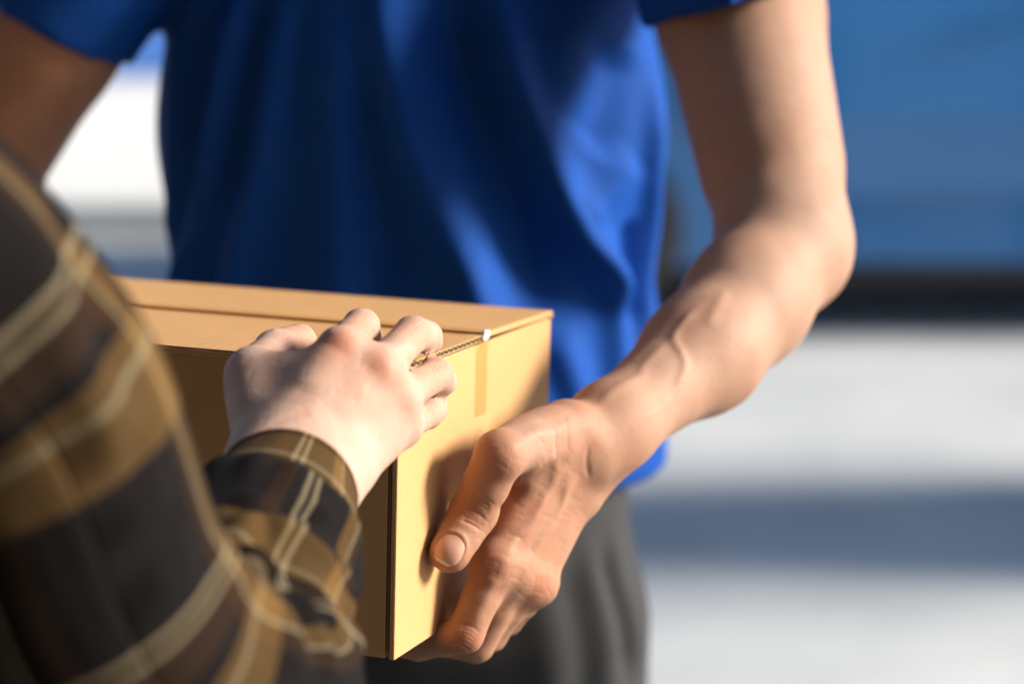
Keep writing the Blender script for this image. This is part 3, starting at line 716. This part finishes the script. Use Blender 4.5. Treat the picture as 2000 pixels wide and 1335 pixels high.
vall = [([(430, 60), (395, 330), (370, 520)], .010, -.005), ([(530, -60), (500, 200), (455, 420)], .010, -.005), ([(870, -100), (900, 120), (960, 300), (1020, 450), (1080, 620)], .018, -.012), ([(700, 100), (720, 350), (780, 600)], .016, -.006),
        ([(1215, 80), (1190, 200), (1150, 300)], .024, -.010), ([(1230, 420), (1222, 520), (1218, 650)], .008, -.006)]
for L, wd, am in folds + vall:
    am *= 1.75 if L[0][0] < 700 else 1.3
    P = [p for p in (bhit(*q) for q in L) if p is not None]
    if len(P) > 1: D = ridge(V, catmull(P, 20), wd, am, True, D)
D += vnoise(V * A(1, 1, .35), 40, 11) * .0022
V2 = V + Nn * D[:, None]
# open the hem, the neck and the sleeve ends
cen = V2[F].mean(1); base = V[F].mean(1)
kill = (np.abs(base[:, 2] - (.957 + .006 * np.sin(base[:, 0] * 9))) < .0025) & (mesh_normals(V, F)[F].mean(1)[:, 2] < -.5)
kill |= base[:, 2] > 1.4525
for hem, dr, S, E in ((hemL, dL, S_L, E_L), (hemR, dR, S_R, E_R)):
    ax = np.linalg.norm(np.cross(base - S, unit(E - S)), axis=1)
    kill |= (np.abs((base - hem) @ dr) < .003) & (ax < .057) & (((base - S) @ unit(E - S)) > .02)
Fk = F[~kill]
E_ = np.sort(np.stack([Fk, np.roll(Fk, -1, 1)], 2).reshape(-1, 2), 1); uq, ct = np.unique(E_, axis=0, return_counts=True); bE = uq[ct == 1]
for _ in range(25):
    S_ = np.zeros_like(V2); c_ = np.zeros(len(V2)); np.add.at(S_, bE[:, 0], V2[bE[:, 1]]); np.add.at(S_, bE[:, 1], V2[bE[:, 0]]); np.add.at(c_, bE.ravel(), 1)
    b_ = np.where(c_ == 2)[0]; V2[b_] = .5 * V2[b_] + .5 * S_[b_] / 2
so = from_np('shirt', V2, Fk, M['shirt_blue'], man)
md = so.modifiers.new('thickness', 'SOLIDIFY'); md.thickness = .0016; md.offset = -1

# ---- trousers with waistband, loop and pocket
tr = Sdf()
tr.group([(mp(0, .0, 1.02), mp(0, .0, .93), .102, .112, (X3, 1.30)), (mp(0, .005, .93), mp(0, .005, .86), .108, .108, (X3, 1.36))], .03, .03)
for s_ in (-1, 1):
    tr.group([(mp(.080 * s_, 0, .84), mp(.092 * s_, -.01, .50), .090, .073), (mp(.095 * s_, -.01, .50), mp(.10 * s_, .01, .09), .073, .062)], .04, .03)
tr.clips = [lambda p: np.maximum(p[:, 2] - 1.03, .06 - p[:, 2])]
V, F = sdf_mesh(tr, .012, 1)
bvh = BVHTree.FromPolygons(V.tolist(), F.tolist()); Nn = mesh_normals(V, F); D = vnoise(V * A(1, 1, .4), 45, 21) * .0018
for L, wd, am in [([(1195, 1010), (1215, 1150), (1250, 1335), (1260, 1500)], .010, .004), ([(1140, 1030), (1165, 1150), (1185, 1335), (1190, 1500)], .016, .006), ([(1060, 1060), (1080, 1200), (1100, 1400)], .02, .005), ([(1165, 1060), (1200, 1180), (1225, 1335)], .008, -.006), ([(1100, 1100), (1130, 1250), (1140, 1400)], .014, -.004)]:
    P = [p for p in (bhit(*q) for q in L) if p is not None]
    if len(P) > 1: D = ridge(V, catmull(P, 20), wd, am, True, D)
from_np('trousers', V + Nn * D[:, None], F, M['trousers'], man)
def ring_band(name, z0, z1, a, b, th, mt, parent, cx=man_c, cy=1.69):
    V = []; n = 96
    for zz, e in ((z0, 0), (z0, th), (z1, th), (z1, 0)):
        for t in np.linspace(0, 2 * math.pi, n, endpoint=False): V.append((cx + (a + e) * math.cos(t), cy + (b + e) * math.sin(t), zz))
    return from_np(name, V, grid_faces(4, n), mt, parent)
ring_band('waistband', .925, .967, .140, .108, .008, M['trousers'], man)
for t in (-.15, -1.0, -2.1, math.pi + .15, 1.2, 1.9):
    c = A(man_c + .149 * math.cos(t), 1.69 + .117 * math.sin(t), .946); tg = unit(A(-.149 * math.sin(t), .117 * math.cos(t), 0)); nn = unit(np.cross(tg, Z3))
    bm_obj('belt_loop', box_bm(c, tg, nn, Z3, (-.005, -.001, -.026), (.005, .004, .024)), M['trousers'], man, bevel=.001)
for s_ in (-1, 1):
    V = []; n = 20; prof = [(-.14, .035, .03), (-.12, .042, .05), (-.06, .046, .058), (.02, .040, .075), (.08, .034, .09), (.10, .03, .07)]
    for yy, wd, ht in prof:
        for t in np.linspace(0, 2 * math.pi, n, endpoint=False):
            V.append((man_c + .10 * s_ + wd * math.cos(t), 1.69 + yy, .005 + max(0, ht * (.5 + .5 * math.sin(t)) * 1.15)))
    from_np('shoe', V, grid_faces(len(prof), n) + [tuple(range(n)), tuple(range((len(prof) - 1) * n, len(prof) * n))[::-1]], M['shoe'], man)
hs = Sdf(); hs.group([(mp(0, .018, 1.635), mp(0, .03, 1.655), .092, .09), (mp(0, .045, 1.60), mp(0, .05, 1.56), .075, .06), (mp(-.04, -.05, 1.69), mp(.04, -.05, 1.69), .035, .035)], .03)
V, F = sdf_mesh(hs, .01); V = V + mesh_normals(V, F) * (vnoise(V * A(1, 1, 1), 180, 4) * .004)[:, None]; from_np('hair', V, F, M['hair'], man)

# ------------------------------------------------------------------ person in the plaid shirt (left, near)
JW = dict(
    wr=at(512, 905, 1.062), wu=at(640, 950, 1.068),
    index=[at(664, 682, 1.092), at(706, 637, 1.128), at(716, 660, 1.148), at(706, 684, 1.158)],
    middle=[at(738, 722, 1.094), at(806, 652, 1.130), at(833, 657, 1.150), at(839, 668, 1.162)],
    ring=[at(774, 776, 1.104), at(852, 731, 1.143), at(863, 744, 1.160), onR(850, 756, .0076)],
    little=[at(786, 832, 1.116), at(836, 808, 1.145), onR(848, 798, .0082), onR(846, 806, .0066)],
    thumb=[at(508, 806, 1.088), at(494, 728, 1.105), at(537, 684, 1.138), at(585, 664, 1.158)])
JW['in'] = unit(np.cross(JW['little'][0] - JW['index'][0], JW['middle'][0] - (JW['wr'] + JW['wu']) / 2)); 
if JW['in'] @ FW < 0: JW['in'] = -JW['in']
JW['kpalm'] = .010; JW['sink'] = .0012; JW['fill'] = .0098; JW['web'] = lambda J, wr, IN: [(J['thumb'][0] * (1 - a) + J['thumb'][1] * a + IN * .0005, wr * (1 - b) + J['index'][0] * b + IN * c, .0112, .0108) for a, b, c in ((.15, .2, .000), (.40, .42, .0005), (.65, .62, .001), (.88, .80, .003))]
RW = dict(wrist=.0195, knuckle=[.0090, .0093, .0087, .0079], index=[.0090, .0087, .0076, .0066], middle=[.0090, .0087, .0076, .0066], ring=[.0086, .0082, .0072, .0063], little=[.0076, .0070, .0064, .0058], thumb=[.0130, .0112, .0098, .0084])
wc = (JW['wr'] + JW['wu']) / 2
E_W = at(335, 1480, .905); S_W = at(-105, 455, .79); shW = S_W
wom = Sdf()
wdir = unit(E_W - wc)
wom.groups.append(([(wc + wdir * -.01, wc + wdir * .06, .0215, .024, (unit(JW['wu'] - JW['wr']), 1.30)), (wc + wdir * .06, E_W, .025, .029)], .01, .016))
wom.groups.append(([(E_W, S_W * .75 + E_W * .25 + A(-.012, 0, 0), .028, .024)], .01, .02))
for gq in hand_prims(JW, RW, .94): wom.group(*gq)
V, F = sdf_mesh(wom, .0030, 1); V = relax(V, F, 6); V, F = subdivide(V, F)
cre = [([(555, 655), (562, 670), (560, 684)], .0011, .0005), ([(520, 835), (570, 812), (610, 808)], .002, .0004), ([(548, 657), (555, 672), (552, 688)], .0010, .0003)]
for c_, d_, n_, l_ in (((820, 645), (.62, .78), 6, 15), ((860, 722), (.45, .89), 5, 14), ((716, 622), (.75, .65), 4, 14), ((842, 800), (.3, .95), 3, 11)):
    d_ = np.array(d_); ax_ = np.array([d_[1], -d_[0]])
    for k in range(n_):
        o_ = np.array(c_) + ax_ * (k - (n_ - 1) / 2) * 7.5; cre.append(([tuple(o_ - d_ * l_), tuple(o_ + ax_ * 3), tuple(o_ + d_ * l_)], .0009, .00042))
rs = random.Random(5)
for k in range(60):
    px, py = rs.uniform(480, 800), rs.uniform(690, 930); a_ = rs.gauss(2.3, .4); l_ = rs.uniform(8, 18)
    cre.append(([(px - l_ * math.cos(a_), py - l_ * math.sin(a_)), (px, py + rs.uniform(-2, 2)), (px + l_ * math.cos(a_), py + l_ * math.sin(a_))], .0010, .00009))
tend = [([(600, 770), (630, 720), (658, 676)], .008, .0006), ([(650, 810), (695, 765), (733, 722)], .008, .0005), ([(680, 850), (730, 810), (772, 778)], .008, .0003)]
vein = [([(590, 800), (640, 770), (690, 760), (720, 770)], .0045, .0005)]
V, red, pale = skin_detail(wom, V, F, vein, cre, [(661, 668, .0085, .95), (655, 664, .005, .6), (740, 714, .008, .8), (655, 700, .012, .4), (775, 775, .010, .3), (810, 640, .010, .4), (858, 720, .010, .35), (845, 805, .010, .4), (590, 655, .010, .5), (715, 640, .010, .3), (695, 750, .016, .25), (850, 735, .01, .4)], [(470, 800, .03, .4), (700, 900, .03, .2)], tend)
wbV, wbF, wat = [V], [F], [(red, pale)]
WXc = S_W[0] - .17; WY = S_W[1] - .02
def wp(x, y, z): return A(WXc + x, WY + y, z)
wt = Sdf()
wt.group([(wp(0, 0, .95), wp(0, 0, 1.08), .098, .088, (X3, 1.38)), (wp(0, 0, 1.08), wp(0, .005, 1.24), .088, .095, (X3, 1.40)), (wp(-.12, 0, 1.315), wp(.12, 0, 1.315), .042, .042), (wp(0, -.01, 1.33), wp(0, .01, 1.43), .05, .046)], .05, .03)
wt.group([(wp(0, .02, 1.46), wp(0, .015, 1.53), .062, .073), (wp(0, .05, 1.435), wp(0, .055, 1.45), .04, .045), (wp(0, -.02, 1.52), wp(0, -.02, 1.52), .083, .083), (wp(0, .10, 1.50), wp(0, .11, 1.475), .009, .012)], .02, .02)
V, F = sdf_mesh(wt, .011); wbV.append(V); wbF.append(F); wat.append((np.zeros(len(V)), np.zeros(len(V))))
woman = empty('person', (WXc, WY, 0)); tag(woman, 'person in a brown plaid flannel shirt reaching a hand onto the box corner', 'person')
V, F = join(wbV, wbF)
from_np('body', V, F, M['skin_woman'], woman, attrs={'red': np.concatenate([a[0] for a in wat]), 'pale': np.concatenate([a[1] for a in wat])})

def tube(path, rad, flat, nr, na, up0, uoff=0, voff=0):
    """swept sleeve: path (k,3), radii and flattening interpolated; returns V, F, uv and frames"""
    C = catmull(path, nr); R_ = catmull(np.array(rad)[:, None], nr)[:, 0]; Fl = catmull(np.array(flat)[:, None], nr)[:, 0]
    T = np.gradient(C, axis=0); T /= np.linalg.norm(T, axis=1, keepdims=True)
    n0 = unit(up0 - T[0] * (up0 @ T[0])); Ns = [n0]
    for i in range(1, nr): q = Ns[-1] - T[i] * (Ns[-1] @ T[i]); Ns.append(unit(q))
    Ns = np.array(Ns); Bs = np.cross(T, Ns)
    s = np.concatenate([[0], np.cumsum(np.linalg.norm(np.diff(C, axis=0), axis=1))])
    th = np.linspace(0, 2 * np.pi, na)
    V = (C[:, None] + R_[:, None, None] * (np.cos(th)[None, :, None] * Ns[:, None] * Fl[:, None, None] + np.sin(th)[None, :, None] * Bs[:, None])).reshape(-1, 3)
    Rm = np.mean(R_)
    uv = np.stack([np.broadcast_to(th[None] * Rm * 1.02, (nr, na)).ravel() + uoff, np.repeat(s, na) + voff], 1)
    return V, grid_faces(nr, na, False), uv, C
# one sleeve from the shoulder over the bent elbow to the cuff
back = unit(A(-.2, -.6, -.35))
path = [S_W + A(-.13, -.01, -.02), S_W + A(-.05, 0, .002), S_W * .72 + E_W * .28 + A(-.012, 0, 0), S_W * .38 + E_W * .62 + A(-.008, -.006, 0), E_W + unit(S_W - E_W) * .045, E_W + unit(wc - E_W) * .03 + A(.012, .0, .004), E_W * .62 + wc * .38, E_W * .32 + wc * .68, wc * .86 + E_W * .14, wc + wdir * .010]
rad = [.056, .060, .060, .057, .055, .053, .049, .043, .0345, .0310]
flat = [1, 1, 1, 1, 1, 1, 1, 1, .98, .96]
V, F, uv, C = tube(path, rad, flat, 330, 190, A(0, -1, .2))
F = np.array(F); Nn = mesh_normals(V, F)
if ((V - V.mean(0)) * Nn).sum() < 0: F = F[:, ::-1]; Nn = -Nn
bvh = BVHTree.FromPolygons(V.tolist(), F.tolist())
def bhit2(px, py):
    r = unit(ray(px, py)); h = bvh.ray_cast(Vector(CAM + r * .3), Vector(r)); return np.array(h[0]) if h[0] else None
D = vnoise(V, 38, 31) * .0022 + vnoise(V, 95, 32) * .0010
for L, wd, am in [
    ([(60, 300), (140, 400), (210, 520), (250, 640)], .012, .008), ([(20, 420), (120, 620), (180, 820), (200, 1000)], .013, .008), ([(90, 380), (170, 560), (215, 760)], .010, -.007),
    ([(250, 760), (180, 860), (80, 930)], .012, .008), ([(330, 930), (250, 1010), (120, 1080)], .012, .009), ([(300, 860), (220, 940), (110, 1000)], .010, -.007),
    ([(380, 1050), (300, 1130), (200, 1230)], .012, .009), ([(360, 990), (280, 1070), (180, 1150)], .009, -.008),
    ([(400, 1060), (480, 1130), (550, 1220), (570, 1335)], .012, .006), ([(410, 1040), (500, 1100), (590, 1190), (620, 1335)], .010, -.005),
    ([(410, 1045), (480, 1020), (560, 1030), (620, 1070), (660, 1150)], .007, .006), ([(420, 1075), (500, 1070), (570, 1100), (610, 1180)], .009, -.006),
    ([(560, 1130), (620, 1220), (640, 1335)], .007, .006), ([(640, 1080), (680, 1180), (700, 1290)], .006, .005), ([(600, 1110), (640, 1190), (665, 1290)], .006, -.005),
    ([(430, 1010), (500, 1000), (580, 1005), (640, 1010)], .004, -.004), ([(440, 985), (520, 975), (600, 985), (650, 1000)], .005, .003)]:
    am *= .5 if max(q[1] for q in L) < 1235 and L[0][0] < 390 else .8
    P = [p for p in (bhit2(*q) for q in L) if p is not None]
    if len(P) > 1: D = ridge(V, catmull(P, 20), wd, am, True, D)
# gathers running into the cuff seam
D *= np.where(np.repeat(np.arange(330), 190) / 329. > .825, .25, 1)
ringi = np.repeat(np.arange(330), 190) / 329.; th = np.tile(np.linspace(0, 2 * np.pi, 190), 330)
cuff0 = .825
gath = np.exp(-((ringi - cuff0 + .03) / .035) ** 2) * (ringi < cuff0)
D += gath * (.0010 * np.sin(th * 11 + 2 * np.sin(th * 3)) + .0030)
D -= .0032 * np.exp(-((ringi - cuff0) / .0050) ** 2)
D += np.where(ringi > cuff0, .0005, 0) + .0006 * np.exp(-((ringi - .975) / .004) ** 2) - .0008 * np.exp(-((ringi - .967) / .003) ** 2)
seam = np.minimum(th, 2 * np.pi - th) / np.pi; D *= np.clip(seam * 12, 0, 1) * 1.0
V = V + Nn * D[:, None]
# turn the hem of the cuff inwards so that it has thickness
send = uv[:, 1].max(); uv[:, 1] = np.where(ringi > cuff0, .0845 + .112 * 6 + (uv[:, 1] - send) * .7, uv[:, 1]); uv[:, 0] += np.where(ringi > cuff0, .012, 0)
sl = from_np('sleeve', V, F, M['plaid'], woman, uv=uv)
md = sl.modifiers.new('thickness', 'SOLIDIFY'); md.thickness = .0022; md.offset = -1
# torso of the shirt
tz = [.90, .98, 1.06, 1.14, 1.22, 1.28, 1.325, 1.35, 1.372]; ta = [.165, .16, .152, .155, .165, .17, .155, .11, .062]; tb = [.125, .12, .112, .116, .122, .118, .10, .078, .058]
V = []; uv = []; na = 120
for zz, aa, bb in zip(catmull(np.array(tz)[:, None], 90)[:, 0], catmull(np.array(ta)[:, None], 90)[:, 0], catmull(np.array(tb)[:, None], 90)[:, 0]):
    for t in np.linspace(0, 2 * np.pi, na): V.append((WXc + aa * math.cos(t), WY + bb * math.sin(t), zz)); uv.append((t * .14, zz))
V = np.array(V); F = np.array(grid_faces(90, na, False)); Nn = mesh_normals(V, F); V = V + Nn * (vnoise(V * A(1, 1, .5), 35, 41) * .005)[:, None]
o = from_np('shirt', V, F, M['plaid'], woman, uv=np.array(uv)); md = o.modifiers.new('t', 'SOLIDIFY'); md.thickness = .002; md.offset = -1
# far sleeve, hanging
pth = [wp(-.10, 0, 1.33), wp(-.17, 0, 1.30), wp(-.215, -.005, 1.18), wp(-.23, 0, 1.06), wp(-.21, .06, .96), wp(-.16, .15, .92)]
V, F, uv, C = tube(pth, [.05, .062, .06, .055, .048, .042], [1] * 6, 90, 60, A(0, -1, 0)); V = V + mesh_normals(V, np.array(F)) * 0 + (vnoise(V, 40, 51) * .004)[:, None] * 0
o = from_np('sleeve', V, F, M['plaid'], woman, uv=uv)
trw = Sdf(); trw.group([(wp(0, 0, .98), wp(0, 0, .86), .095, .115, (X3, 1.42))], .03, .03)
for s_ in (-1, 1): trw.group([(wp(.085 * s_, 0, .84), wp(.085 * s_, .0, .48), .088, .062), (wp(.085 * s_, 0, .48), wp(.085 * s_, -.01, .08), .062, .045)], .04, .03)
V, F = sdf_mesh(trw, .016); from_np('trousers', V, F, M['trousers_w'], woman)
for s_ in (-1, 1):
    V = []; n = 20; prof = [(-.09, .028, .06), (-.06, .036, .08), (.0, .04, .075), (.07, .044, .05), (.12, .038, .04), (.14, .028, .025)]
    for yy, wd, ht in prof:
        for t in np.linspace(0, 2 * math.pi, n, endpoint=False): V.append((WXc + .085 * s_ + wd * math.cos(t), WY + yy, .005 + max(0, ht * (.5 + .5 * math.sin(t)))))
    from_np('shoe', V, grid_faces(len(prof), n) + [tuple(range(n)), tuple(range((len(prof) - 1) * n, len(prof) * n))[::-1]], M['shoe'], woman)
hw = Sdf(); hw.group([(wp(0, -.025, 1.53), wp(0, -.03, 1.55), .09, .088), (wp(0, -.05, 1.50), wp(0, -.06, 1.38), .08, .06), (wp(0, -.065, 1.38), wp(0, -.07, 1.26), .06, .04)], .03)
V, F = sdf_mesh(hw, .01); V = V + mesh_normals(V, F) * (vnoise(V * A(1, 1, .3), 170, 4) * .005)[:, None]; from_np('hair', V, F, M['hair'], woman)
